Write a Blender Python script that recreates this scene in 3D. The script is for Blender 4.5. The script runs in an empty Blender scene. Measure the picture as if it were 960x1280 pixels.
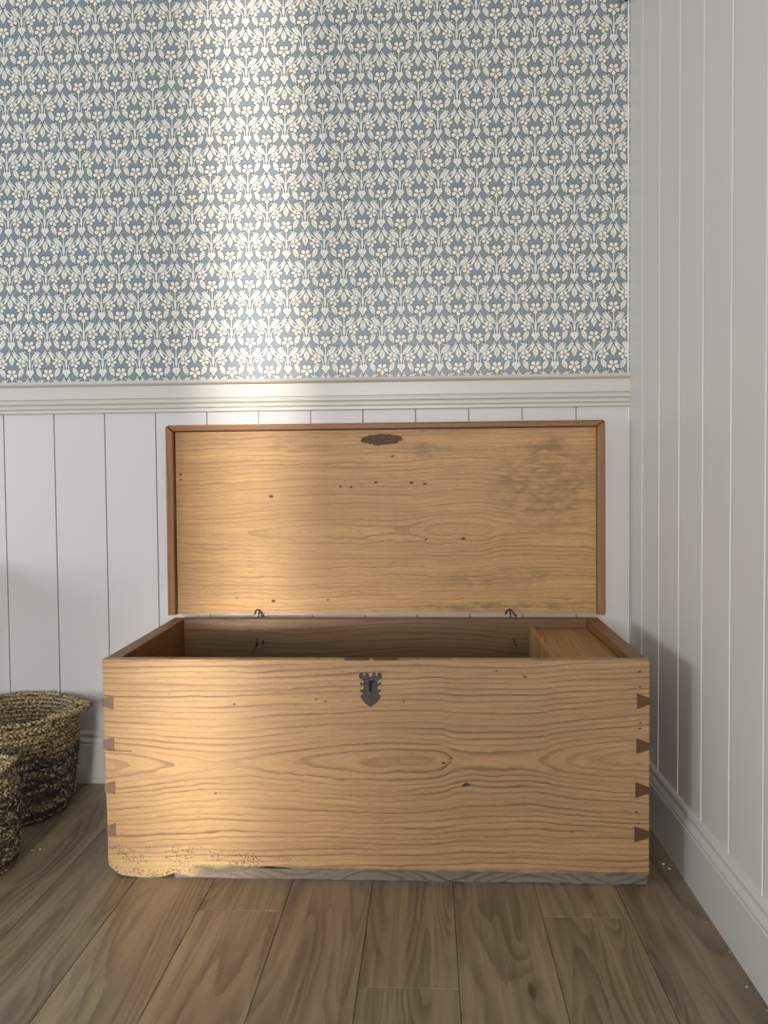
import bpy, bmesh, math, random
from mathutils import Vector, Matrix, Quaternion
random.seed(7)
S = bpy.context.scene
COL = S.collection
PI = math.pi

# ------------------------------------------------------------------ camera
cam = bpy.data.cameras.new('camera')
camo = bpy.data.objects.new('camera', cam); COL.objects.link(camo); S.camera = camo
yaw, pitch, roll, F = -.0507, -.034, -.0091, 981.4
fwd = Vector((math.sin(yaw)*math.cos(pitch), math.cos(yaw)*math.cos(pitch), math.sin(pitch)))
rt = Vector((math.cos(yaw), -math.sin(yaw), 0)); up = rt.cross(fwd)
r2 = rt*math.cos(roll) + up*math.sin(roll); u2 = -rt*math.sin(roll) + up*math.cos(roll)
m = Matrix.Identity(4)
for i in range(3):
    m[i][0] = r2[i]; m[i][1] = u2[i]; m[i][2] = -fwd[i]
m[0][3], m[1][3], m[2][3] = 0, -2.2424, .863
camo.matrix_world = m
cam.sensor_fit = 'HORIZONTAL'; cam.sensor_width = 36; cam.lens = F/960*36
cam.clip_start = .02

# ------------------------------------------------------------------ light
w = bpy.data.worlds.new('world'); S.world = w; w.use_nodes = True
w.node_tree.nodes['Background'].inputs[0].default_value = (.50, .72, 1.0, 1)
w.node_tree.nodes['Background'].inputs[1].default_value = .31

def area(name, loc, target, sx, sy, power, color, spread=180):
    l = bpy.data.lights.new(name, 'AREA'); l.shape = 'RECTANGLE'; l.size = sx; l.size_y = sy
    l.energy = power; l.color = color; l.spread = math.radians(spread)
    o = bpy.data.objects.new(name, l); COL.objects.link(o)
    o.location = loc
    o.rotation_euler = (Vector(target)-Vector(loc)).to_track_quat('-Z', 'Y').to_euler()
    return o
# two windows in the left wall, daylight
area('window_light_left_rear', (-3.0, -.45, .95), (.58, -.55, .60), .40, .7, 19, (.70, .85, 1.0))
area('window_light_left', (-3.1, -1.75, 1.05), (.58, -.60, .70), .6, .9, 19, (.84, .92, 1.0))
# glazed door behind the camera, daylight
area('window_light_front', (-.40, -5.2, 1.20), (-.25, 0, 1.0), .55, 1.3, 104, (1.0, .975, .93))
# strip of sun between the curtains behind the camera, and a low warm fill lamp added to brighten the chest's left
area('curtain_gap_light', (-.70, -5.0, 1.4), (-.49, 0, 1.2), .06, 2.8, 1.7, (1.0, .94, .82), 5)
area('chest_left_fill_light', (-1.5, -4.6, .50), (-.52, -.5, .22), .40, .45, 1.05, (1.0, .95, .82), 12)
S.view_settings.view_transform = 'Standard'; S.view_settings.look = 'None'
S.view_settings.exposure = .0; S.view_settings.gamma = 1.0; S.view_settings.use_curve_mapping = False

# ------------------------------------------------------------------ helpers
def obj(name, bm, mat, parent=None, kind=None, smooth=False, label=None):
    me = bpy.data.meshes.new(name)
    bmesh.ops.recalc_face_normals(bm, faces=bm.faces)
    bm.to_mesh(me); bm.free()
    if smooth:
        for p in me.polygons: p.use_smooth = True
    if mat: me.materials.append(mat)
    o = bpy.data.objects.new(name, me); COL.objects.link(o)
    if parent: o.parent = parent
    if kind: o['kind'] = kind
    if label: o['label'] = label
    return o
def thing(name, label, cat, loc=(0, 0, 0), group=None):
    o = bpy.data.objects.new(name, None); COL.objects.link(o); o.location = loc
    o.empty_display_size = .05
    o['label'] = label; o['category'] = cat
    if group: o['group'] = group
    return o
def box(bm, x0, x1, y0, y1, z0, z1, bev=0, seg=1):
    vs = [bm.verts.new((x, y, z)) for x in (x0, x1) for y in (y0, y1) for z in (z0, z1)]
    fs = [(0, 1, 3, 2), (4, 6, 7, 5), (0, 4, 5, 1), (2, 3, 7, 6), (0, 2, 6, 4), (1, 5, 7, 3)]
    nf = [bm.faces.new([vs[i] for i in f]) for f in fs]
    if bev:
        es = list({e for f in nf for e in f.edges})
        bmesh.ops.bevel(bm, geom=es, offset=bev, segments=seg, affect='EDGES', profile=.6)
    return bm
def bx(*a, **k): return box(bmesh.new(), *a, **k)
def prism(pts, to3, d0, d1, bev=0):
    """outline pts (a,b) mapped by to3(a,b,d) and extruded from d0 to d1"""
    bm = bmesh.new()
    v0 = [bm.verts.new(to3(a, b, d0)) for a, b in pts]; v1 = [bm.verts.new(to3(a, b, d1)) for a, b in pts]
    n = len(pts)
    bm.faces.new(v0); bm.faces.new(v1[::-1])
    for i in range(n): bm.faces.new((v0[i], v0[(i+1) % n], v1[(i+1) % n], v1[i]))
    if bev: bmesh.ops.bevel(bm, geom=list(bm.edges), offset=bev, segments=1, affect='EDGES')
    return bm
def tube(bm, pts, rad, n=5, squash=1.0):
    """tube through pts; rad number or list"""
    rings = []; pts = [Vector(p) for p in pts]; prev = None
    for i, p in enumerate(pts):
        t = (pts[min(i+1, len(pts)-1)] - pts[max(i-1, 0)])
        t = t.normalized() if t.length > 1e-9 else Vector((0, 0, 1))
        if prev is None: a = t.orthogonal().normalized()
        else: a = (prev - t*prev.dot(t)); a = a.normalized() if a.length > 1e-6 else t.orthogonal().normalized()
        prev = a; b = t.cross(a)
        r = rad[i] if isinstance(rad, (list, tuple)) else rad
        rings.append([bm.verts.new(p + a*math.cos(2*PI*k/n)*r + b*math.sin(2*PI*k/n)*r*squash) for k in range(n)])
    for i in range(len(rings)-1):
        for k in range(n): bm.faces.new((rings[i][k], rings[i][(k+1) % n], rings[i+1][(k+1) % n], rings[i+1][k]))
    bm.faces.new(rings[0][::-1]); bm.faces.new(rings[-1])

# ------------------------------------------------------------------ node expressions
class G:
    def __init__(s, nt): s.nt = nt
    def n(s, t, **k):
        nd = s.nt.nodes.new(t)
        for a, b in k.items(): setattr(nd, a, b)
        return nd
    def lk(s, v, sock):
        if isinstance(v, X): s.nt.links.new(v.s, sock)
        elif isinstance(v, (tuple, list)):
            v = tuple(v)
            sock.default_value = v + (1,) if sock.type == 'RGBA' and len(v) == 3 else v
        else: sock.default_value = v
    def m(s, op, *a, clamp=False):
        nd = s.n('ShaderNodeMath', operation=op, use_clamp=clamp)
        for i, v in enumerate(a): s.lk(v, nd.inputs[i])
        return X(s, nd.outputs[0])
    def sep(s, v):
        nd = s.n('ShaderNodeSeparateXYZ'); s.lk(v, nd.inputs[0]); return [X(s, q) for q in nd.outputs]
    def comb(s, x, y, z):
        nd = s.n('ShaderNodeCombineXYZ')
        for i, v in enumerate((x, y, z)): s.lk(v, nd.inputs[i])
        return X(s, nd.outputs[0])
    def noise(s, v, scale=1, detail=2, rough=.5, dist=0):
        nd = s.n('ShaderNodeTexNoise'); s.lk(v, nd.inputs['Vector'])
        nd.inputs['Scale'].default_value = scale; nd.inputs['Detail'].default_value = detail
        nd.inputs['Roughness'].default_value = rough; nd.inputs['Distortion'].default_value = dist
        return X(s, nd.outputs[0])
    def voro(s, v, scale=1, rand=1):
        nd = s.n('ShaderNodeTexVoronoi'); s.lk(v, nd.inputs['Vector']); nd.inputs['Scale'].default_value = scale
        nd.inputs['Randomness'].default_value = rand
        return X(s, nd.outputs['Distance'])
    def ss(s, v, a, b):
        """smoothstep a..b -> 0..1 (a may exceed b)"""
        nd = s.n('ShaderNodeMapRange', interpolation_type='SMOOTHSTEP'); nd.clamp = True
        s.lk(v, nd.inputs[0]); s.lk(a, nd.inputs[1]); s.lk(b, nd.inputs[2])
        return X(s, nd.outputs[0])
    def curve(s, x, pts, xs, ys):
        """smooth curve through pts (x, value); xs, ys give the ranges"""
        nd = s.n('ShaderNodeFloatCurve'); cv = nd.mapping.curves[0]
        P = [((p-xs[0])/(xs[1]-xs[0]), (q-ys[0])/(ys[1]-ys[0])) for p, q in pts]
        cv.points[0].location = P[0]; cv.points[1].location = P[-1]
        for p in P[1:-1]: cv.points.new(*p)
        nd.mapping.update()
        s.lk((x - xs[0])*(1.0/(xs[1]-xs[0])), nd.inputs['Value'])
        return X(s, nd.outputs[0])*(ys[1]-ys[0]) + ys[0]
    def mix(s, f, a, b, mode='MIX'):
        nd = s.n('ShaderNodeMix', data_type='RGBA', blend_type=mode)
        s.lk(f, nd.inputs['Factor']); s.lk(a, nd.inputs[6]); s.lk(b, nd.inputs[7])
        return X(s, nd.outputs[2])
class X:
    def __init__(s, g, sock): s.g = g; s.s = sock
    def __add__(s, o): return s.g.m('ADD', s, o)
    __radd__ = __add__
    def __sub__(s, o): return s.g.m('SUBTRACT', s, o)
    def __rsub__(s, o): return s.g.m('SUBTRACT', o, s)
    def __mul__(s, o): return s.g.m('MULTIPLY', s, o)
    __rmul__ = __mul__
    def __truediv__(s, o): return s.g.m('DIVIDE', s, o)
    def __pow__(s, o): return s.g.m('POWER', s, o)
    def abs(s): return s.g.m('ABSOLUTE', s)
    def sqrt(s): return s.g.m('SQRT', s)
    def cos(s): return s.g.m('COSINE', s)
    def sin(s): return s.g.m('SINE', s)
    def fract(s): return s.g.m('FRACT', s)
    def max(s, o): return s.g.m('MAXIMUM', s, o)
    def min(s, o): return s.g.m('MINIMUM', s, o)
    def clamp(s): return s.g.m('ADD', s, 0.0, clamp=True)
def lin(c):
    return tuple(((v/255)/12.92 if v/255 <= .04045 else (((v/255)+.055)/1.055)**2.4) for v in c)
def material(name, rough=.5, spec=.5):
    mt = bpy.data.materials.new(name); mt.use_nodes = True
    g = G(mt.node_tree); b = mt.node_tree.nodes['Principled BSDF']
    b.inputs['Roughness'].default_value = rough
    b.inputs['Specular IOR Level'].default_value = spec
    return mt, g, b
def coords(g, rnd=0):
    tc = g.n('ShaderNodeTexCoord'); v = X(g, tc.outputs['Object'])
    if rnd:
        oi = g.n('ShaderNodeObjectInfo'); r = X(g, oi.outputs['Random'])
        return v, r
    return v, None
def bump(g, b, h, strength=.2, dist=.002):
    nd = g.n('ShaderNodeBump'); nd.inputs['Strength'].default_value = strength
    nd.inputs['Distance'].default_value = dist; g.lk(h, nd.inputs['Height'])
    g.nt.links.new(nd.outputs[0], b.inputs['Normal'])

# ---- paint
def paint(name, rgb, rough=.42, tint=.05):
    mt, g, b = material(name, rough, .4)
    v, _ = coords(g)
    n1 = g.noise(v, 3, 3); n2 = g.noise(v, 160, 2)
    c = g.mix((n1*tint*2).clamp(), lin(rgb), tuple(q*.86 for q in lin(rgb)))
    g.lk(c, b.inputs['Base Color']); bump(g, b, n2, .06, .001)
    return mt
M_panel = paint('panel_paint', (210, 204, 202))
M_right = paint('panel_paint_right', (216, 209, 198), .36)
M_trim = paint('trim_paint', (206, 200, 190), .34)
M_bead = paint('white_bead_paint', (236, 234, 226), .4)
M_back = paint('groove_shade', (150, 145, 140), .6)
M_ceil = paint('ceiling_paint', (235, 232, 226), .7)

# ---- wallpaper : motif drawn with distance fields, folded about its axis
def wallpaper():
    mt, g, b = material('floral_wallpaper', .36, .5)
    v, _ = coords(g); x, y, z = g.sep(v)
    TW, TH = 287.0, 445.0                            # tile 108 x 163 mm
    u0 = (x + .1687)*(TW/.1080); v0 = (1.9264 - z)*(TH/.1628)
    # unit per tile, coordinates: x folded 0..143, y -47..398, y grows downward
    def lens(px, py, ox, oy, ang, L, W, ser=0.0):
        c, s_ = math.cos(ang), math.sin(ang)
        a = (px-ox)*c + (py-oy)*s_; q = (py-oy)*c - (px-ox)*s_
        wd = 1.0 - (a/L)*(a/L)
        if ser: wd = wd + (a*.36).sin()*ser
        return q.abs() - wd*W                             # <0 inside
    def flower(px, py, ox, oy, R, rot):
        dx = px-ox; dy = py-oy
        r = (dx*dx+dy*dy).sqrt()
        an = g.m('ARCTAN2', dx, dy) + (rot + 4*PI)
        a = g.m('MODULO', an, 2*PI/5) - PI/5
        qx = r*a.cos() - R*.64; qy = r*a.sin()/(qx*.0062 + .32)
        return ((qx*qx/(.40*.40) + qy*qy).sqrt() - R)*.36, r
    def unit(ox, oy):
        a = g.m('MODULO', u0 + (ox + TW*40 + TW/2), TW) - TW/2
        py = g.m('MODULO', v0 + (oy + TH*40 + 47.5), TH) - 47.5
        sgn = a
        px = a.abs()
        fl, r1 = flower(px, py, 0, 0, 42, PI/5)
        f2, r2_ = flower(px, py, 70, 136, 37, .35)
        leaf = lens(px, py, 45, 80, math.radians(-44), 50, 20, .18)
        leaf2 = lens(px, py, 71, 207, math.radians(66), 43, 18.5, .2)
        hrt = ((px-13)*(px-13) + (py-205)*(py-205)).sqrt() - (18 + ((py+px)*.5).sin()*2.0)
        hrt = hrt.min((px + (py-208)*.62 - 30).max(207-py))
        pet = lens(px, py, 28, 300, math.radians(59), 42, 11)
        bud = (px*1.1 + (py-332).abs()*.60 - 28).max(px - (402-py)*.42 + 1).max(px + (py-340)*.0 - 21)
        bud = bud.max(286-py).max(py-400)
        stem = (px - 3.2).max(40-py).max(py-190)
        cal = lens(px, py, 5, 140, math.radians(88), 34, 4)
        t = g.ss(py, 165, 22)
        xc = 19 + 108*t
        wd = 3.0 + g.ss(py, 165, 120)*g.ss(py, 22, 60)*2.0
        curve = ((px - xc).abs() - wd).max(24-py).max(py-212)
        dx = px-97; dy = py-262
        curl = ((dx*dx+dy*dy).sqrt() - 11).abs() - 3.0
        curl = curl.max(258-py)
        solid = leaf.min(leaf2).min(hrt).min(pet).min(bud).min(fl).min(f2)
        line = stem.min(cal).min(curve).min(curl)
        vein = ((py-80)*.64 + (px-45)*.77).abs().max(leaf + 6)
        vein = vein.min(((px-71)*.91 - (py-208)*.41).abs().max(leaf2 + 6)).min((px).abs().max(hrt + 8)).min((px-.5).abs().max(bud+7))
        core = (r1 - 8).min(r2_ - 7)
        wf = g.ss(fl.min(f2), 4, 0)
        return solid, line, core, wf, vein
    A = unit(0, 0); B = unit(TW/2, TH/2)
    solid = A[0].min(B[0]); line = A[1].min(B[1]); core = A[2].min(B[2]); wf = A[3].max(B[3])
    n1 = g.noise(g.comb(x, 0, z), 260, 2); n2 = g.noise(g.comb(x, 3, z), 30, 2)
    ground = g.mix(n1, lin((120, 130, 138)), lin((142, 152, 158)))
    edge = lin((88, 86, 84))
    cream = g.mix(g.ss(n1, .35, .65), lin((204, 200, 188)), lin((250, 247, 238)))
    cream = g.mix(wf*.5, cream, lin((242, 232, 218)))
    out = solid.min(line)
    c = g.mix(g.ss(out, 8, 3)*.8, ground, edge)
    c = g.mix(g.ss(line, 1.6, -.6), c, lin((222, 222, 216)))
    c = g.mix(g.ss(solid, 1.5, -1.2), c, cream)
    c = g.mix(g.ss(A[4].min(B[4]), 4, 1.5)*.38, c, lin((120, 112, 98)))
    c = g.mix(g.ss(core, 5, -3)*.8, c, lin((196, 168, 138)))
    g.lk(c, b.inputs['Base Color'])
    bump(g, b, g.ss(solid, 2, -2) + n1*.4, .08, .0006)
    return mt
M_wp = wallpaper()

# ---- wood
def wood(name, light, dark, axis='X', rings=70.0, zc=0.0, cath=None, decay=.10, fibre=.5, warp=.006,
         spots=(), worm=None, grey=None, rough=.46, rnd=False, wear=0.0, contrast=1.0, stain=None, fig=None, tilt=0.0):
    """annual rings cut along axis; cath = (phase x, period, amplitude) gives the cathedral figure"""
    mt, g, b = material(name, rough, .35)
    v, r = coords(g, rnd); x, y, z = g.sep(v)
    if axis == 'X': a, c_ = x, z
    elif axis == 'Z': a, c_ = z, x
    elif axis == 'Y': a, c_ = y, x
    elif axis == 'YZ': a, c_ = y, z
    if r is not None: a = a + r*37.0; off = r*11.0
    else: off = 0.0
    lo = g.noise(g.comb(a*3.0, c_*9.0, off), 1, 2)
    lo2 = g.noise(g.comb(a*13.0, c_*26.0, off + 3.0), 1, 2)
    d = (c_ - zc) - a*tilt + (lo - .5)*warp*8 + (lo2 - .5)*warp*2.2
    e0 = .020 if fig else .0045
    ad = (d*d + e0*e0).sqrt() - e0*.9
    f = ad*rings
    if cath:
        ph, per, amp = cath
        dec = g.m('EXPONENT', (ad*(-1.0/decay)))
        f = f - (((a - ph)*(2*PI/per)).cos() + (lo - .5)*2.2)*dec*amp
    if fig:
        dec = g.m('EXPONENT', (ad*(-1.0/decay)))
        f = f - (g.curve(a, fig, (-.62, .62), (-2, 4)) + (lo2 - .5)*.9)*dec
    f = f + (g.noise(g.comb(a*1.3, f*.35, 5.0 + off), 1, 1) - .5)*(.7 if fig else 1.6)
    f = f + (g.noise(g.comb(a*30, c_*140, 1.0), 1, 2) - .5)*.22
    t = f.fract()
    line = g.ss(t, .45, .93)*g.ss(t, 1.0, .96)
    wid = g.noise(g.comb(a*2, f*.8, 9.0), 1, 2)
    line = line*g.ss(wid, .25, .7)
    fib = g.noise(g.comb(a*22, c_*900, y*900), 1, 3, .6)
    fib2 = g.noise(g.comb(a*7, c_*310, y*310), 1, 4, .75)
    base = g.mix(g.ss(g.noise(g.comb(a*1.5, c_*5, y), 1, 2), .3, .7)*.7, lin(light), tuple(q*.80 for q in lin(light)))
    col = g.mix((line*.85*contrast).clamp(), base, lin(dark))
    col = g.mix(g.ss(fib, .52, .8)*fibre, col, lin(dark))
    col = g.mix(g.ss(fib2, .54, .72)*fibre*.7, col, tuple(min(1, q*1.28) for q in lin(light)))
    col = g.mix(g.ss(fib2, .46, .30)*fibre*.55, col, lin(dark))
    f3 = g.noise(g.comb(a*7, f*5.5, off + 7), 1, 3, .7)
    col = g.mix(g.ss(f3, .48, .66)*fibre*1.0, col, g.mix(.5, lin(light), lin(dark)))
    f4 = g.noise(g.comb(a*40, c_*420, off + 2), 1, 2, .6)
    col = g.mix(g.ss(f4, .60, .74)*fibre*.8, col, lin(dark))
    st = g.noise(g.comb(a*1.6, (c_ + (lo - .5)*.03)*42, off + 6), 1, 3, .65)
    col = g.mix(g.ss(st, .50, .74)*.42, col, tuple(q*.60 for q in lin(light)))
    col = g.mix(g.ss(st, .50, .28)*.40, col, tuple(min(1, q*1.22) for q in lin(light)))
    po = g.noise(g.comb(a*75, c_*620, off + 8), 1, 1, .5)
    col = g.mix(g.ss(po, .66, .76)*.6, col, tuple(q*.55 for q in lin(dark)))
    big = g.noise(g.comb(a*2.2, c_*5, off + 4), 1, 3, .5)
    col = g.mix(g.ss(big, .45, .75)*.35, col, tuple(q*.72 for q in lin(light)))
    h = fib*.6 - line*.7 - g.ss(f4, .6, .74)*.6
    if wear:
        wn = g.noise(g.comb(a*6, c_*14, y*6 + 2), 1, 4, .6)
        col = g.mix(g.ss(wn, .55, .8)*wear, col, lin((92, 70, 48)))
    if stain:
        for (sx, sz, rx, rz, amt) in stain:
            dd = (((x-sx)*(1/rx))**2.0 + ((z-sz)*(1/rz))**2.0)
            sn = g.noise(g.comb(x*22, z*50, 2), 1, 3, .6)
            col = g.mix(g.ss(dd, 1.0, .1)*g.ss(sn, .35, .65)*amt, col, lin((104, 82, 56)))
    for (sx, sz, rr) in spots:
        dd = (((x-sx)*(x-sx)*.35) + (z-sz)*(z-sz)).sqrt()
        col = g.mix(g.ss(dd, rr*1.2, rr*.5)*.9, col, lin((46, 30, 20)))
        h = h - g.ss(dd, rr, rr*.4)*1.5
    if worm:
        x0, x1, z1 = worm
        vn = g.voro(g.comb(x, 0, z*1.5), 190)
        wn = g.noise(g.comb(x*20, 0, z*50), 1, 3)
        reg = g.ss(z, z1*1.5, z1*.3)*g.ss(x, x1, x0)
        trk = g.noise(g.comb(x*60, 0, z*170), 1, 3, .6)
        pit = g.ss(trk, .62, .68)*g.ss(reg, .25, .6)*g.ss(wn, .42, .52)
        pit = pit.max(g.ss(vn, .42, .20)*g.ss(wn, .44, .54)*g.ss(reg, .03, .3))
        pal = g.ss(z, z1*1.3, .004)*g.ss(x, x1, x0)
        col = g.mix(pal*.45, col, lin((178, 158, 116)))
        col = g.mix(pit, col, lin((50, 36, 24)))
        h = h - pit*3.0 + wn*pal*2
    if grey:
        gz, gx0, gx1 = grey
        gn = g.noise(g.comb(x*25, y, z*70), 1, 3)
        gm = g.ss(z + (gn-.5)*.016, gz*1.1, gz*.7)*g.ss(x, gx0, gx0+.06)*g.ss(x, gx1, gx1-.1)
        gc = g.mix(gn, lin((58, 52, 46)), lin((112, 102, 88)))
        col = g.mix(gm*.9, col, gc)
        h = h + gn*gm*2
    g.lk(col, b.inputs['Base Color'])
    g.lk(.40 + fib*.15, b.inputs['Roughness'])
    bump(g, b, h, .35, .0008)
    return mt
CL, CD = (204, 152, 98), (140, 92, 54)
M_front = wood('chest_front_elm', (172, 135, 94), (88, 62, 42), rings=80, zc=.263, tilt=.022, decay=.12, warp=.003, fibre=.6,
    fig=[(-.62, 2.0), (-.503, 1.0), (-.417, 0), (-.311, -.6), (-.212, 0), (-.02, 1.3), (.05, 1.6), (.14, 1.2), (.187, 0), (.26, -.4), (.353, 0), (.396, 1), (.457, 2), (.62, 3.4)],
    contrast=1.1, spots=[(.205, .215, .005), (.198, .213, .003), (.155, .262, .003), (.572, .462, .0022), (.573, .43, .002), (.574, .352, .002), (.573, .34, .0022),
           (.566, .16, .002), (.57, .135, .0018), (.33, .45, .0025), (.27, .463, .002), (-.30, .388, .0022), (-.345, .19, .0022), (-.12, .40, .002), (-.10, .395, .002), (.07, .396, .0018), (.43, .115, .002)],
    worm=(-.62, .05, .062), grey=(.030, -.42, .7))
M_lidpanel = wood('lid_panel_wood', (196, 150, 98), (112, 76, 42), rings=84, zc=.235, tilt=.01, decay=.10, warp=.004, fibre=.75,
    fig=[(-.62, -.9), (-.44, 0), (-.35, .5), (-.24, 1.0), (-.1, .9), (.06, .6), (.10, 1), (.18, 2.1), (.27, 2.0), (.33, 1.1), (.45, .6), (.62, 1.2)],
    contrast=.75, rough=.5, spots=[(-.318, .335, .0045), (-.02, .372, .0035), (.08, .37, .004), (.118, .367, .004), (-.09, .36, .003), (-.12, .362, .003), (-.315, .037, .0045), (.028, .445, .003), (.12, .21, .003), (.225, .212, .0045), (-.16, .04, .0025), (-.42, .045, .002), (-.578, .40, .003), (-.578, .385, .0025)],
    stain=[(.45, .36, .20, .14, .55), (-.24, .48, .12, .03, .3), (.12, .46, .1, .03, .5), (.33, .1, .2, .05, .3), (.46, .47, .08, .04, .5), (.3, .02, .3, .02, .6)])
M_rim = wood('lid_moulding_wood', (156, 108, 66), (90, 58, 34), rings=150, warp=.002, contrast=.8)
M_rimv = wood('lid_moulding_wood_upright', (156, 108, 66), (90, 58, 34), axis='Z', rings=150, warp=.002, contrast=.8)
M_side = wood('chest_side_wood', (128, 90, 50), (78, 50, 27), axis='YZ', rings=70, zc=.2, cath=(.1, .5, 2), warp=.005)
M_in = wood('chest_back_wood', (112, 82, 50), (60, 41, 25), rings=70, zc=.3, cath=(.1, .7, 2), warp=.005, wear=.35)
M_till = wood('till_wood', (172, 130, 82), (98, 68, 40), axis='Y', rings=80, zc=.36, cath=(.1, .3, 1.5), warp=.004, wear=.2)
M_end = wood('dovetail_end_grain', (116, 86, 66), (70, 48, 36), axis='Z', rings=230, zc=-.62, warp=.004, contrast=.7)
M_endr = wood('dovetail_end_grain_dark', (96, 64, 38), (56, 36, 22), axis='Z', rings=230, zc=.2, warp=.004, contrast=.7)
M_grey = wood('weathered_board', (118, 107, 97), (62, 54, 48), rings=60, zc=-.03, cath=(0, .34, 2), decay=.2, warp=.010, wear=.3)
M_table = wood('table_wood', (120, 74, 40), (72, 42, 22), rings=60)

# ---- laminate floor
def laminate():
    mt, g, b = material('oak_laminate', .36, .45)
    v, r = coords(g, True); x, y, z = g.sep(v)
    a = y + r*41.0; c_ = x; off = r*17.0
    n0 = g.noise(g.comb(a*.95, c_*7.5, off), 1, 1, .4, .2)
    knp = g.voro(g.comb(a*2.6, c_*9.0, off + 5), 1)
    f = n0*18 + g.ss(knp, .42, 0)*2.0 + (g.noise(g.comb(a*25, c_*90, off), 1, 2) - .5)*.35
    t = f.fract(); line = g.ss(t, .2, .85)*g.ss(t, 1.0, .9)
    band = g.noise(g.comb(a*2, c_*20, off+2), 1, 2)
    fib = g.noise(g.comb(a*14, c_*420, off), 1, 3, .6)
    fib2 = g.noise(g.comb(a*4, c_*120, off), 1, 2, .6)
    tone = g.m('FRACT', r*7.31)
    base = g.mix(tone, lin((134, 116, 92)), lin((152, 132, 105)))
    fs_ = g.noise(g.comb(a*1.2, c_*55, off+9), 1, 3, .6)
    base = g.mix(g.ss(fs_, .45, .7)*.5, base, lin((98, 80, 64)))
    base = g.mix(g.ss(band, .35, .7)*.5, base, lin((104, 88, 72)))
    col = g.mix(line*g.ss(band, .3, .6)*.5, base, lin((74, 58, 46)))
    col = g.mix(g.ss(fib, .45, .8)*.35, col, lin((78, 64, 52)))
    col = g.mix(g.ss(fib2, .5, .8)*.25, col, lin((164, 144, 120)))
    col = g.mix(g.ss(knp, .085, .03)*.8, col, lin((62, 46, 36)))
    col = g.mix(g.ss(knp, .22, .05)*.3, col, lin((82, 62, 48)))
    g.lk(col, b.inputs['Base Color']); bump(g, b, fib - line*.3, .12, .0006)
    return mt
M_floor = laminate()
mt, g, b = material('floor_underlay', .8); b.inputs['Base Color'].default_value = lin((48, 38, 32))+(1,); M_under = mt

# ---- iron, straw
def simple(name, c0, c1, scale=60, rough=.5, metal=0, bs=.4):
    mt, g, b = material(name, rough); v, r = coords(g)
    n = g.noise(v, scale, 3, .6)
    g.lk(g.mix(g.ss(n, .35, .65), lin(c0), lin(c1)), b.inputs['Base Color']); b.inputs['Metallic'].default_value = metal
    bump(g, b, n, bs, .001); return mt
M_iron = simple('old_iron', (42, 35, 33), (66, 57, 55), 260, .5, .4)
M_rust = simple('rusty_iron', (70, 46, 38), (104, 74, 60), 300, .7, .2)
M_black = simple('keyhole_shade_paint', (6, 5, 5), (16, 12, 10), 40, .9)
M_straw = simple('seagrass', (50, 38, 26), (196, 172, 130), 150, .55)
M_straw2 = simple('seagrass_dark', (36, 26, 18), (88, 68, 46), 120, .6)
M_crumb = simple('white_crumb', (220, 220, 220), (240, 240, 240), 90, .6)
M_scar = simple('iron_stained_scar', (62, 42, 38), (122, 94, 78), 420, .9, 0, 1.0)
M_pale = simple('pale_horn', (170, 164, 150), (206, 200, 186), 120, .5)

# ================================================================== SETTING
XR, BW = .5818, .15
XL, YF, H = -2.9, -3.9, 2.75
DG = .006                                            # depth of the panelling
# back wall core, panelling boards, wallpaper
wb = obj('wall_back', bx(XL, XR+.06, .0, .10, 0, H), M_back, kind='structure')
def vboard(w_, z0, z1, ch, th=DG, gap=.0025):
    """tongue and groove board, back on y=0, face at y=-th, x from gap/2 to w-gap/2"""
    x0, x1 = gap/2, w_-gap/2
    pts = [(x0, 0), (x1, 0), (x1, -th+ch), (x1-ch, -th), (x0+ch, -th), (x0, -th+ch)]
    return prism(pts, lambda a, b_, d: (a, b_, d), z0, z1)
xb0 = -1.221
RB, RT = 1.0775, 1.169
i0 = -11
first = None
for i in range(i0, 12):
    x0 = xb0 + i*BW
    if first is None:
        first = obj('board', vboard(BW, .10, RB+.02, .0010), M_panel, wb); o = first
    else:
        o = first.copy(); COL.objects.link(o)
    o.location = (x0, 0, 0)
wp = obj('wallpaper', bx(XL, XR, -.0015, 0, RT-.02, H), M_wp, wb)
# right wall
wr = obj('wall_right', bx(XR, XR+.10, YF, 0, 0, H), M_back, kind='structure')
Y0 = .0123
first = None
for j in range(0, 26):
    if j == 0:                                       # first board is cut to meet the back wall
        o = obj('board', vboard(BW-Y0-.0065, .12, H, .0040, gap=.002), M_right, wr); o.location = (XR, -.0065, 0)
    else:
        if first is None: first = obj('board', vboard(BW, .12, H, .0040, gap=.002), M_right, wr); o = first
        else: o = first.copy(); COL.objects.link(o)
        o.location = (XR, Y0-j*BW, 0)
    o.rotation_euler = (0, 0, -PI/2)
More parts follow.
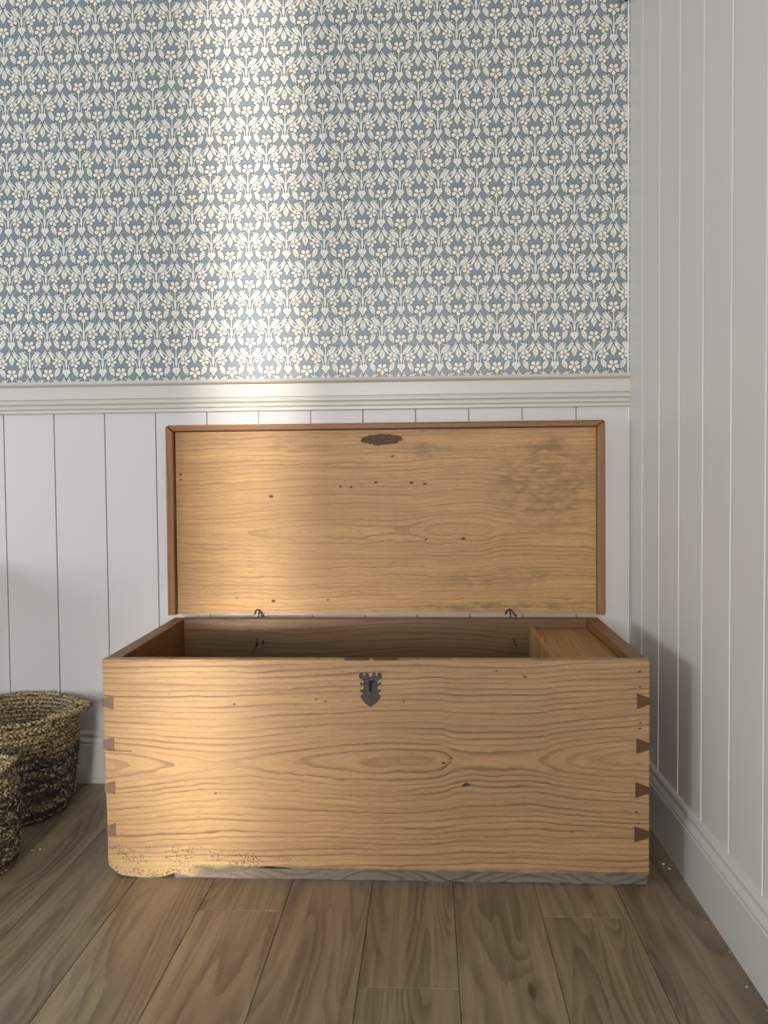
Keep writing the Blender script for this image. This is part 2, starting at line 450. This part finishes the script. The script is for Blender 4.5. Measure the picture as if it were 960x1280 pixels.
# rails and skirtings
def profile_run(pts, p0, p1, outdir):
    """pts (d,h); run from p0 to p1, d measured along outdir"""
    bm = bmesh.new(); o_ = Vector(outdir)
    a = [bm.verts.new(Vector(p0)+o_*d+Vector((0, 0, h))) for d, h in pts]
    c = [bm.verts.new(Vector(p1)+o_*d+Vector((0, 0, h))) for d, h in pts]
    n = len(pts)
    bm.faces.new(a); bm.faces.new(c[::-1])
    for k in range(n): bm.faces.new((a[k], a[(k+1) % n], c[(k+1) % n], c[k]))
    return bm
rail = [(0, 0), (.0105, 0), (.0135, .0025), (.0135, .0085), (.0075, .0090), (.0075, .0115), (.0145, .0120), (.0165, .0155), (.0165, .019), (.0145, .0215),
        (.0075, .0222), (.0075, .0250), (.0155, .0256), (.0180, .0290), (.0180, .0330), (.0155, .0360), (.0080, .0367), (.0080, .0400), (.0155, .0408), (.0155, .0730),
        (.0095, .0738), (.0095, .0775), (.0170, .0785), (.0230, .0820), (.0250, .0855), (.0240, .0895), (.0210, .0915), (0, .0915)]
r_ = obj('trim_1', profile_run([(d+.003, h) if d else (.0, h) for d, h in rail], (XL, 0, RB), (XR-.006, 0, RB), (0, -1, 0)), M_trim, kind='structure')
bp = [(0, 0), (.0190, 0), (.0190, .112), (.0175, .1145), (.0145, .1150), (.0145, .1170), (.0170, .1185), (.0170, .1215), (.0150, .1265), (.0120, .1310), (.0100, .1340), (.0100, .1360), (.0125, .1375), (.0125, .1440), (.0095, .149), (0, .152)]
obj('baseboard_back', profile_run(bp, (XL, -DG*.5, 0), (XR-.006, -DG*.5, 0), (0, -1, 0)), M_trim, kind='structure')
obj('baseboard_right', profile_run(bp, (XR-DG*.5, YF, 0), (XR-DG*.5, -.02, 0), (-1, 0, 0)), M_trim, kind='structure')
obj('trim_2', bx(XR-.0105, XR-.0058, -.006, -.0005, RT, H, bev=.001), M_bead, kind='structure')
obj('trim_3', bx(XR-.0095, XR-.0058, -.0095, -.0055, .15, RB, bev=.001), M_bead, kind='structure')
obj('ceiling', bx(XL, XR+.1, YF, .1, H, H+.05), M_ceil, kind='structure')
# floor with laminate planks
fl = obj('floor', bx(XL, XR+.1, YF, .1, -.06, -.0085), M_under, kind='structure')
PW, PL = .1742, 1.285
fx = -.1167 - 3*PW
joint = {1: -.688, 3: -.923, 5: -.690, 2: -1.62, 4: -1.45, 0: -1.30, -1: -1.75, -2: -1.12, -3: -1.6, 6: -1.33, -4: -.9}
for k in range(-14, 8):
    x0 = fx + k*PW; x1 = min(x0+PW, XR-.004)
    if x1 - x0 < .02 or x0 < XL: continue
    j0 = joint.get(k, -.4 - .37*(k % 3))
    y = j0
    while y < -.01: y += PL
    while y > YF:
        ya = min(y, -.008); yb = max(y - PL, YF)
        if ya - yb > .03:
            bm = bx(0, x1-x0-.0008, 0, ya-yb-.0008, -.008, 0)
            top = [e for e in bm.edges if all(v.co.z > -.001 for v in e.verts)]
            bmesh.ops.bevel(bm, geom=top, offset=.0013, segments=1, affect='EDGES')
            o = obj('plank', bm, M_floor, fl); o.location = (x0+.0004, yb+.0004, 0)
            # slight lie of the boards: half a millimetre per metre out of square
            o.location.x += (yb+.5)*.006; o.rotation_euler.z = -.006
        y -= PL

# ================================================================== CHEST
CX, CY = -.1165, -.5614
XA, XB_ = -.592, .593                                   # local x range
HC = .486; YB = .502; TS, TF, TB = .033, .024, .022
ch = thing('blanket_chest', 'old honey coloured wooden blanket chest standing open against the panelled wall', 'chest', (CX, CY, 0))
# front panel, outline in x,z with worn lower left corner and a split beside the second dovetail
low = [(.593, .0225), (.45, .0225), (.30, .0215), (.15, .0215), (.02, .022), (-.06, .0215), (-.13, .0225), (-.17, .024), (-.20, .0285), (-.225, .030), (-.25, .027), (-.275, .022),
       (-.292, .016), (-.315, .014), (-.335, .009), (-.352, .0085), (-.37, .0055), (-.385, .0075), (-.40, .0035), (-.415, .007), (-.43, .0115), (-.447, .0105), (-.458, .005), (-.475, .0015), (-.50, .0), (-.525, .0005),
       (-.545, .0025), (-.562, .007), (-.575, .013), (-.580, .019), (-.588, .027), (-.5865, .034), (-.5895, .041), (-.587, .05)]
rw = random.Random(3); fine = []
for p, q in zip(low[6:], low[7:]):
    n_ = max(1, int(math.hypot(q[0]-p[0], q[1]-p[1])/.004))
    for k in range(n_):
        f = k/n_
        fine.append((p[0]+(q[0]-p[0])*f + rw.uniform(-.0008, .0008), max(0, p[1]+(q[1]-p[1])*f + rw.uniform(-.0013, .0013))))
low = low[:6] + fine + [low[-1]]
out = [(XA-.001, HC)] + [(XB_, HC)] + low + [(-.588, .12), (-.590, .20), (-.5905, .2825), (-.53, .2815), (-.505, .2795), (-.53, .2835), (-.5905, .2855)]
bm = prism(out, lambda a, b_, d: (a, d, b_), 0, TF)
es = [e for e in bm.edges if all(v.co.y < .001 for v in e.verts)]
bmesh.ops.bevel(bm, geom=es, offset=.0010, segments=1, affect='EDGES')
obj('front_panel', bm, M_front, ch)
def panel(name, mat, *a, bev=.0015, parent=ch, label=None): return obj(name, bx(*a, bev=bev), mat, parent, label=label)
def side(x0, x1):
    bm = bx(x0, x1, TF, YB, .02, HC)
    for v in bm.verts:
        if v.co.z > .4 and v.co.y > .3: v.co.z += .0075
    bmesh.ops.bevel(bm, geom=list(bm.edges), offset=.0015, segments=1, affect='EDGES')
    return obj('side_panel', bm, M_side, ch)
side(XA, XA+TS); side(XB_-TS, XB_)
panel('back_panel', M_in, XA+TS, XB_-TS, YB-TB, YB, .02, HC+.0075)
# bottom board with grey weathered front edge
zb = []
bm = bmesh.new(); N_ = 60; up_, dn = [], []
for k in range(N_+1):
    x = -.44 + (XB_-.004+.44)*k/N_
    if k > N_-2: x = XB_-.022+(k-N_+1)*.018
    up_.append((x, .0235)); dn.append((x, max(.0, .0012+random.uniform(-.0012, .0012))))
bm = prism(up_ + dn[::-1], lambda a, b_, d: (a, d, b_), .0012, YB-.002)
obj('bottom_board', bm, M_grey, ch, label='grey weathered bottom board')
# chest left foot part of the bottom board hidden behind the worn front
panel('bottom_board', M_grey, XA+.02, -.441, TF+.001, YB-.002, .0, .02)
# dovetails
def dove(xe, xi, zc_, he, hi, mat):
    pts = [(xe, zc_-he/2), (xi, zc_-hi/2+random.uniform(-.001, .001)), (xi, zc_+hi/2), (xe, zc_+he/2)]
    return prism(pts, lambda a, b_, d: (a, d, b_), -.0008, .006, bev=.0003)
for zc_ in (.3905, .298, .2005, .1065):
    obj('dovetail', dove(XA-.0012+(.0035 if zc_ < .2 else 0), XA+.0232, zc_, .017, .032, None), M_end, ch, label='dull brown end-grain dovetail')
for zc_, dx in ((.399, 0), (.302, .001), (.207, .003), (.1115, .005)):
    obj('dovetail', dove(XB_+.0008, XB_-.0265-dx, zc_, .013, .035, None), M_endr, ch, label='dark end-grain dovetail')
# till
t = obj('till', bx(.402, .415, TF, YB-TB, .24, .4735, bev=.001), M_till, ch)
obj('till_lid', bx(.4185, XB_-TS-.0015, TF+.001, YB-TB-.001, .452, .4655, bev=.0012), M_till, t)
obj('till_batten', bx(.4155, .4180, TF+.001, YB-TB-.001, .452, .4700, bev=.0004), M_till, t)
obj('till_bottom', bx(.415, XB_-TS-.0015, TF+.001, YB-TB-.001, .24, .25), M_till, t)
# lock plate on the rim of the front, escutcheon, keyhole
for a, c in ((-.0585, -.0035), (.0045, .0575)):
    pts = [(a, .002), (a+.002, 0), (c-.002, 0), (c, .002), (c, .016), (a, .016)]
    obj('lock_plate', prism(pts, lambda p, q, d: (p, q-.0002, d), HC-.0015, HC+.0016, bev=.0004), M_rust, ch, label='brown iron lock plate let into the rim')
half = [(-10, 738), (-20, 706), (-45, 704), (-43, 728), (-56, 736), (-64, 706), (-84, 703), (-98, 722), (-96, 752), (-72, 762), (-57, 780), (-64, 796), (-84, 785), (-92, 798), (-80, 814), (-66, 808),
        (-58, 830), (-68, 852), (-88, 846), (-90, 866), (-72, 870), (-66, 882), (-86, 904), (-80, 926), (-42, 970)]
SC = 1/6.857/573*1.0
ptsE = [(0, 742)] + half + [(0, 1000)] + [(-a, b_) for a, b_ in half[::-1]]
key = [(-14, 778), (-4, 770), (10, 772), (24, 768), (32, 782), (28, 802), (18, 800), (16, 786), (12, 792), (10, 868), (-12, 868)]
ex, ez = -.0013, .4215
def e3(a, b_, d): return (ex + a*SC, d, ez - (b_-850)*SC)
bm = bmesh.new()
lo_, li_ = [bm.verts.new(e3(a, b_, -.0018)) for a, b_ in ptsE], [bm.verts.new(e3(a, b_, -.0018)) for a, b_ in key]
ed = [bm.edges.new((l[i], l[(i+1) % len(l)])) for l in (lo_, li_) for i in range(len(l))]
res = bmesh.ops.triangle_fill(bm, use_beauty=True, edges=ed)
fs = [f for f in res['geom'] if isinstance(f, bmesh.types.BMFace)]
ext = bmesh.ops.extrude_face_region(bm, geom=fs)
for v in [q for q in ext['geom'] if isinstance(q, bmesh.types.BMVert)]: v.co.y = -.0002
esc = obj('escutcheon', bm, M_iron, ch, label='dark iron keyhole plate with notched heart outline')
obj('keyhole', prism([(-20, 764), (38, 764), (38, 876), (-20, 876)], e3, -.0004, -.0001), M_black, esc)  # black plate behind the cut-out, painted as the shade inside the hole
# staples in the back panel
def wire(name, pts, r_, mat, parent): 
    bm = bmesh.new(); tube(bm, pts, r_, 6); return obj(name, bm, mat, parent, smooth=True)
yb_ = YB - TB - .001
wire('staple', [(-.352, yb_+.004, .420), (-.352, yb_-.006, .421), (-.350, yb_-.008, .440)], .0022, M_iron, ch)
wire('staple', [(-.334, yb_+.004, .424), (-.334, yb_-.006, .424), (-.334, yb_-.007, .436)], .0022, M_iron, ch)
wire('nail', [(-.350, yb_-.002, .424), (-.366, yb_-.004, .398)], .0010, M_iron, ch)
wire('staple', [(.364, yb_+.004, .431), (.362, yb_-.006, .430), (.366, yb_-.008, .420)], .0024, M_iron, ch)
wire('staple', [(.360, yb_+.004, .438), (.360, yb_-.004, .439)], .0024, M_iron, ch)

# lid, standing upright behind, its inner face towards the room
LX0, LX1, LZ0, LZ1 = -.613, .617, .4992, 1.037         # local x; world z
ly = lambda wy: wy - CY
lbm = bx(-(LX1-LX0)/2+.004, (LX1-LX0)/2-.004, .0125, .017, 0, LZ1-LZ0-.004)
box(lbm, -(LX1-LX0)/2+.0235, (LX1-LX0)/2-.0222, 0, .0126, 0, LZ1-LZ0-.0178)
lid = obj('lid', lbm, M_lidpanel, ch)
lid.location = ((LX0+LX1)/2, ly(-.036), LZ0)
lid.rotation_euler = (math.radians(-.6), 0, 0)
HW = (LX1-LX0)/2; LH = LZ1-LZ0
def rimpiece(pts, mat):
    bm = prism(pts, lambda a, b_, d: (a, d, b_), -.019, .0135)
    es = [e for e in bm.edges if all(v.co.y < -.018 for v in e.verts)]
    bmesh.ops.bevel(bm, geom=es, offset=.0042, segments=3, affect='EDGES', profile=.55)
    return obj('rim_moulding', bm, mat, lid)
rs, rt_ = .0215, .0165
rimpiece([(-HW, .000), (-HW+rs, .000), (-HW+rs, LH-rt_-.0018), (-HW+.0030, LH-.0016), (-HW, LH-.004)], M_rimv)
rimpiece([(HW-rs, .000), (HW, .000), (HW, LH-.006), (HW-.003, LH-.0012), (HW-rs, LH-rt_-.0008)], M_rimv)
rimpiece([(-HW+rs+.0008, LH-rt_), (HW-rs-.0008, LH-rt_), (HW-.0036, LH-.0004), (HW-.008, LH+.0008), (-HW+.010, LH+.0008), (-HW+.0045, LH)], M_rim)
# rusty scar of the old catch near the lid's front edge
pts = []
for k in range(40):
    a = 2*PI*k/40; q = 1+random.uniform(-.10, .10)
    pts.append((.0595*math.cos(a)*q*(1-.0), .0160*math.sin(a)*(abs(math.sin(a))**.15)*q))
bm = prism(pts, lambda a, b_, d: (a, d, b_), -.0007, .001)
s_ = obj('catch_scar', bm, M_scar, lid, label='dark iron-stained oval scar of the old catch')
s_.location = (-.002, 0, LZ1-LZ0-.045)
# snipe hinges: a wire loop from the lid linked with a wire loop from the back panel
for hx in (-.354, .355):
    h_ = wire('hinge', [(hx-.012, ly(-.040), LZ0+.0), (hx-.010, ly(-.044), LZ0+.008), (hx-.003, ly(-.046), LZ0+.0145), (hx+.004, ly(-.046), LZ0+.012), (hx+.010, ly(-.048), LZ0+.002), (hx+.017, ly(-.052), LZ0-.004)], .0026, M_iron, ch)
    wire('hinge_loop', [(hx, ly(-.040), LZ0+.010), (hx+.001, ly(-.046), LZ0+.002), (hx, ly(-.052), LZ0-.008), (hx-.001, ly(-.060), LZ0-.016)], .0018, M_iron, h_)

# ================================================================== BASKETS
def twist_row(R, z, cx, cy, rr, n, seed, a0=0, a1=2*PI, slant=1, wob=.0015, sq=1.0, fat=.6):
    """one braided row: slanted overlapping stitches all round"""
    rd = random.Random(seed); bm = bmesh.new()
    for k in range(n):
        t = a0 + (a1-a0)*(k+.5)/n; dt = (a1-a0)/n
        w0 = rd.uniform(-wob, wob); w1 = rd.uniform(-wob, wob); L = dt*rd.uniform(.75, 1.15)
        pts = []
        for s in (-1, -.4, .2, 1):
            ang = t + s*L; zz = z + slant*s*rr*.85 + w0
            r_ = R + rr*(1-s*s)*.55 - rr*.25 + w1*.5
            pts.append((cx + r_*math.cos(ang), cy + r_*math.sin(ang), zz))
        q = rr*fat*rd.uniform(.75, 1.15)
        tube(bm, pts, [q*.35, q, q, q*.3], 5, .75)
    return bm
def core_ring(bm, R, z, rr, n=48):
    vs = []
    for k in range(n):
        a = 2*PI*k/n
        vs.append([bm.verts.new(((R+rr*math.cos(b_))*math.cos(a), (R+rr*math.cos(b_))*math.sin(a), z+rr*math.sin(b_))) for b_ in (0, PI/2, PI, 3*PI/2)])
    for k in range(n):
        for q in range(4): bm.faces.new((vs[k][q], vs[(k+1) % n][q], vs[(k+1) % n][(q+1) % 4], vs[k][(q+1) % 4]))
def rope(bm, pts, R, r_, ns, turns, seg=8):
    P = [Vector(p) for p in pts]; n = len(P)
    for s in range(ns):
        q = []
        for i in range(n*seg-seg+1):
            k = min(i//seg, n-2); f = i/seg-k
            a, b_, c_, d_ = P[max(k-1, 0)], P[k], P[k+1], P[min(k+2, n-1)]
            p = .5*((2*b_)+(c_-a)*f+(2*a-5*b_+4*c_-d_)*f*f+(3*b_-a-3*c_+d_)*f**3)
            tn = (c_-b_).normalized(); u = tn.orthogonal().normalized() if abs(tn.z) > .9 else tn.cross(Vector((0, 0, 1))).normalized()
            w_ = tn.cross(u); ang = 2*PI*(turns*i/(n*seg)+s/ns)
            q.append(p+u*math.cos(ang)*R+w_*math.sin(ang)*R)
        tube(bm, q, r_, 5)
def basket(name, label, cx, cy, Rt, Rm, Rb, Ht, seed, dense, mat, openrows, botrows, group=None):
    t = thing(name, label, 'basket', (cx, cy, 0))
    def Rz(z):
        f = z/Ht
        return (1-f)**2*Rb + 2*f*(1-f)*(2*Rm-.5*(Rb+Rt)) + f*f*Rt if f > .08 else Rb*(.93+f*.9)
    rr = .0078
    # top braids
    z = Ht
    for k in range(dense):
        bm = twist_row(Rz(z), z-rr, 0, 0, rr, int(2*PI*Rz(z)/.0115), seed+k, slant=(1 if k % 2 else -1), fat=.62)
        core_ring(bm, Rz(z)-.001, z-rr, rr*.55)
        obj('braided_row', bm, mat, t, smooth=True); z -= rr*1.55
    zt = z; zbm = rr*1.7*botrows
    # open cords
    for k in range(openrows):
        zz = zt - (zt-zbm)*(k+.6)/openrows + .001*((k*7) % 3)
        bm = twist_row(Rz(zz), zz, 0, 0, .0048, int(2*PI*Rz(zz)/.014), seed+30+k, slant=(1 if k % 2 else -1)*.6, wob=.0022, fat=.6)
        core_ring(bm, Rz(zz)-.001, zz, .0036)
        obj('twisted_cord', bm, M_straw2 if k % 2 else mat, t, smooth=True)
    # V-shaped struts, joined: the lacing between the cords
    rd = random.Random(seed+5); bm = bmesh.new(); dz = (zt-zbm)/openrows
    for k in range(openrows+1):
        z0 = zt - dz*(k-.4); z1 = z0-dz
        if z1 < 0: continue
        nn = int(2*PI*Rb/.034)
        for q in range(nn):
            a = 2*PI*(q + (.5 if k % 2 else 0) + rd.uniform(-.15, .15))/nn; R0 = Rz(max(z1, .01))+.002
            for s in (-1, 1):
                a2 = a + s*.010/R0*rd.uniform(.5, 1.4)
                tube(bm, [(R0*math.cos(a), R0*math.sin(a), z0), (1.02*R0*math.cos((a+a2)/2), 1.02*R0*math.sin((a+a2)/2), (z0+z1)/2), (R0*math.cos(a2), R0*math.sin(a2), z1)], [.0016, .0022, .0014], 4)
    obj('lacing', bm, M_straw2, t, kind='stuff', smooth=True)
    # bottom rows
    for k in range(botrows):
        z = rr*1.7*k+rr
        bm = twist_row(Rz(z), z, 0, 0, rr, int(2*PI*Rz(z)/.0125), seed+60+k, slant=(1 if k % 2 else -1), fat=.62)
        core_ring(bm, Rz(z)-.001, z, rr*.55)
        obj('braided_row', bm, M_straw2 if k % 2 else mat, t, smooth=True)
    # base disc
    bm = bmesh.new(); c0 = bm.verts.new((0, 0, .004)); rg = [bm.verts.new((Rb*.94*math.cos(2*PI*k/40), Rb*.94*math.sin(2*PI*k/40), .002)) for k in range(40)]
    for k in range(40): bm.faces.new((c0, rg[k], rg[(k+1) % 40]))
    obj('woven_base', bm, M_straw2, t)
    # loose straw ends
    bm = bmesh.new()
    for k in range(260):
        a = rd.uniform(0, 2*PI); z = rd.uniform(.02, Ht); R0 = Rz(z)+.004
        l = rd.uniform(.008, .02); da = rd.uniform(-1, 1)*l/R0; dz_ = rd.uniform(-1, 1)*l*.7
        tube(bm, [(R0*math.cos(a), R0*math.sin(a), z), ((R0+.003)*math.cos(a+da/2), (R0+.003)*math.sin(a+da/2), z+dz_*.4), ((R0+rd.uniform(0, .004))*math.cos(a+da), (R0+.002)*math.sin(a+da), min(z+dz_, Ht))], [.0012, .0014, .0006], 4)
    obj('loose_straw', bm, mat, t, kind='stuff')
    return t, Rz
b1, Rz1 = basket('seagrass_basket', 'larger round seagrass basket with a rope handle, against the wall behind the other', -1.118, -.205, .172, .168, .150, .275, 11, 8, M_straw, 7, 3)
def handle(parent, R, z, a0, a1, out_, rise, name='handle'):
    bm = bmesh.new(); pts = []
    for k in range(9):
        f = k/8; a = a0+(a1-a0)*f; s = math.sin(PI*f)
        pts.append(((R+out_*s)*math.cos(a), (R+out_*s)*math.sin(a), z+rise*s))
    rope(bm, pts, .0048, .0046, 3, 8)
    for p in (pts[0], pts[-1]):
        tube(bm, [(p[0]*1.01, p[1]*1.01, p[2]+.006), (p[0]*1.06, p[1]*1.06, p[2]-.004), (p[0]*1.05, p[1]*1.05, p[2]-.022)], .0042, 5)
        tube(bm, [(p[0]*1.0, p[1]*1.0+.008, p[2]+.006), (p[0]*1.05, p[1]*1.05+.010, p[2]-.002), (p[0]*1.04, p[1]*1.04+.012, p[2]-.018)], .0036, 5)
    return obj(name, bm, M_straw, parent, smooth=True)
handle(b1, .170, .272, -.50, .34, .054, .012)
handle(b1, .170, .272, PI-.5, PI+.5, .040, .010)
b2, Rz2 = basket('seagrass_basket', 'smaller seagrass basket on the floor nearest the camera at the left edge', -1.052, -.545, .110, .124, .110, .235, 47, 5, M_straw, 7, 3)
handle(b2, .112, .232, -.5, .6, .012, .018)

# ================================================================== BESIDE THE FRAME
tb = thing('side_table', 'brown wooden table by the back wall at the left edge, casting the blurred dark shadow', 'table', (-1.72, -.30, 0))
obj('tabletop', bx(-.42, .40, -.27, .272, .625, .655, bev=.004), M_table, tb)
for sx in (-.38, .36):
    for sy in (-.23, .23):
        if sx > 0 and sy > 0: pass
        obj('leg', bx(sx-.02, sx+.02, sy-.02, sy+.02, 0, .625, bev=.003), M_table, tb)
# dark bracket hanging in the top right corner of the papered wall
hb_ = thing('wall_hook', 'small black hook with a pale tip in the top corner beside the papered wall', 'hook', (.572, -.003, 2.190))
obj('back_plate', bx(-.008, .0078, -.006, .0012, .0, .09, bev=.002), M_iron, hb_)
bm = bmesh.new(); tube(bm, [(-.001, -.004, .03), (-.003, -.018, .012), (-.009, -.026, .003), (-.016, -.028, .006)], [.006, .006, .006, .004], 8)
obj('hook_arm', bm, M_iron, hb_, smooth=True)
bm = bmesh.new(); tube(bm, [(-.015, -.028, .030), (-.0165, -.028, .016), (-.018, -.028, .0), (-.020, -.028, -.009), (-.021, -.028, -.012)], [.006, .009, .010, .007, .002], 10)
obj('hook_tip', bm, M_pale, hb_, smooth=True, label='pale rounded tip')
# crumbs
def crumbs(label, pts):
    bm = bmesh.new()
    for (x, y, s) in pts:
        mtx = Matrix.Translation((x, y, s*.4)) @ Matrix.Rotation(random.uniform(0, 3), 4, 'Z') @ Matrix.Diagonal((s, s*random.uniform(.4, 1), s*.5, 1))
        bmesh.ops.create_icosphere(bm, subdivisions=1, radius=1, matrix=mtx)
    o = obj('crumbs', bm, M_crumb, None, kind='stuff', label=label); o['category'] = 'crumbs'
crumbs('white crumbs scattered on the floor beside the smaller basket', [(-.922, -.438, .0028), (-.935, -.445, .0018), (-.941, -.442, .0022), (-.912, -.437, .0012)])
crumbs('white paint crumbs on the floor along the right baseboard', [(.535, -.465, .0035), (.542, -.485, .003), (.532, -.478, .0018), (.555, -.80, .002), (.545, -.90, .0022), (.553, -.96, .0015), (.548, -.70, .0015)])
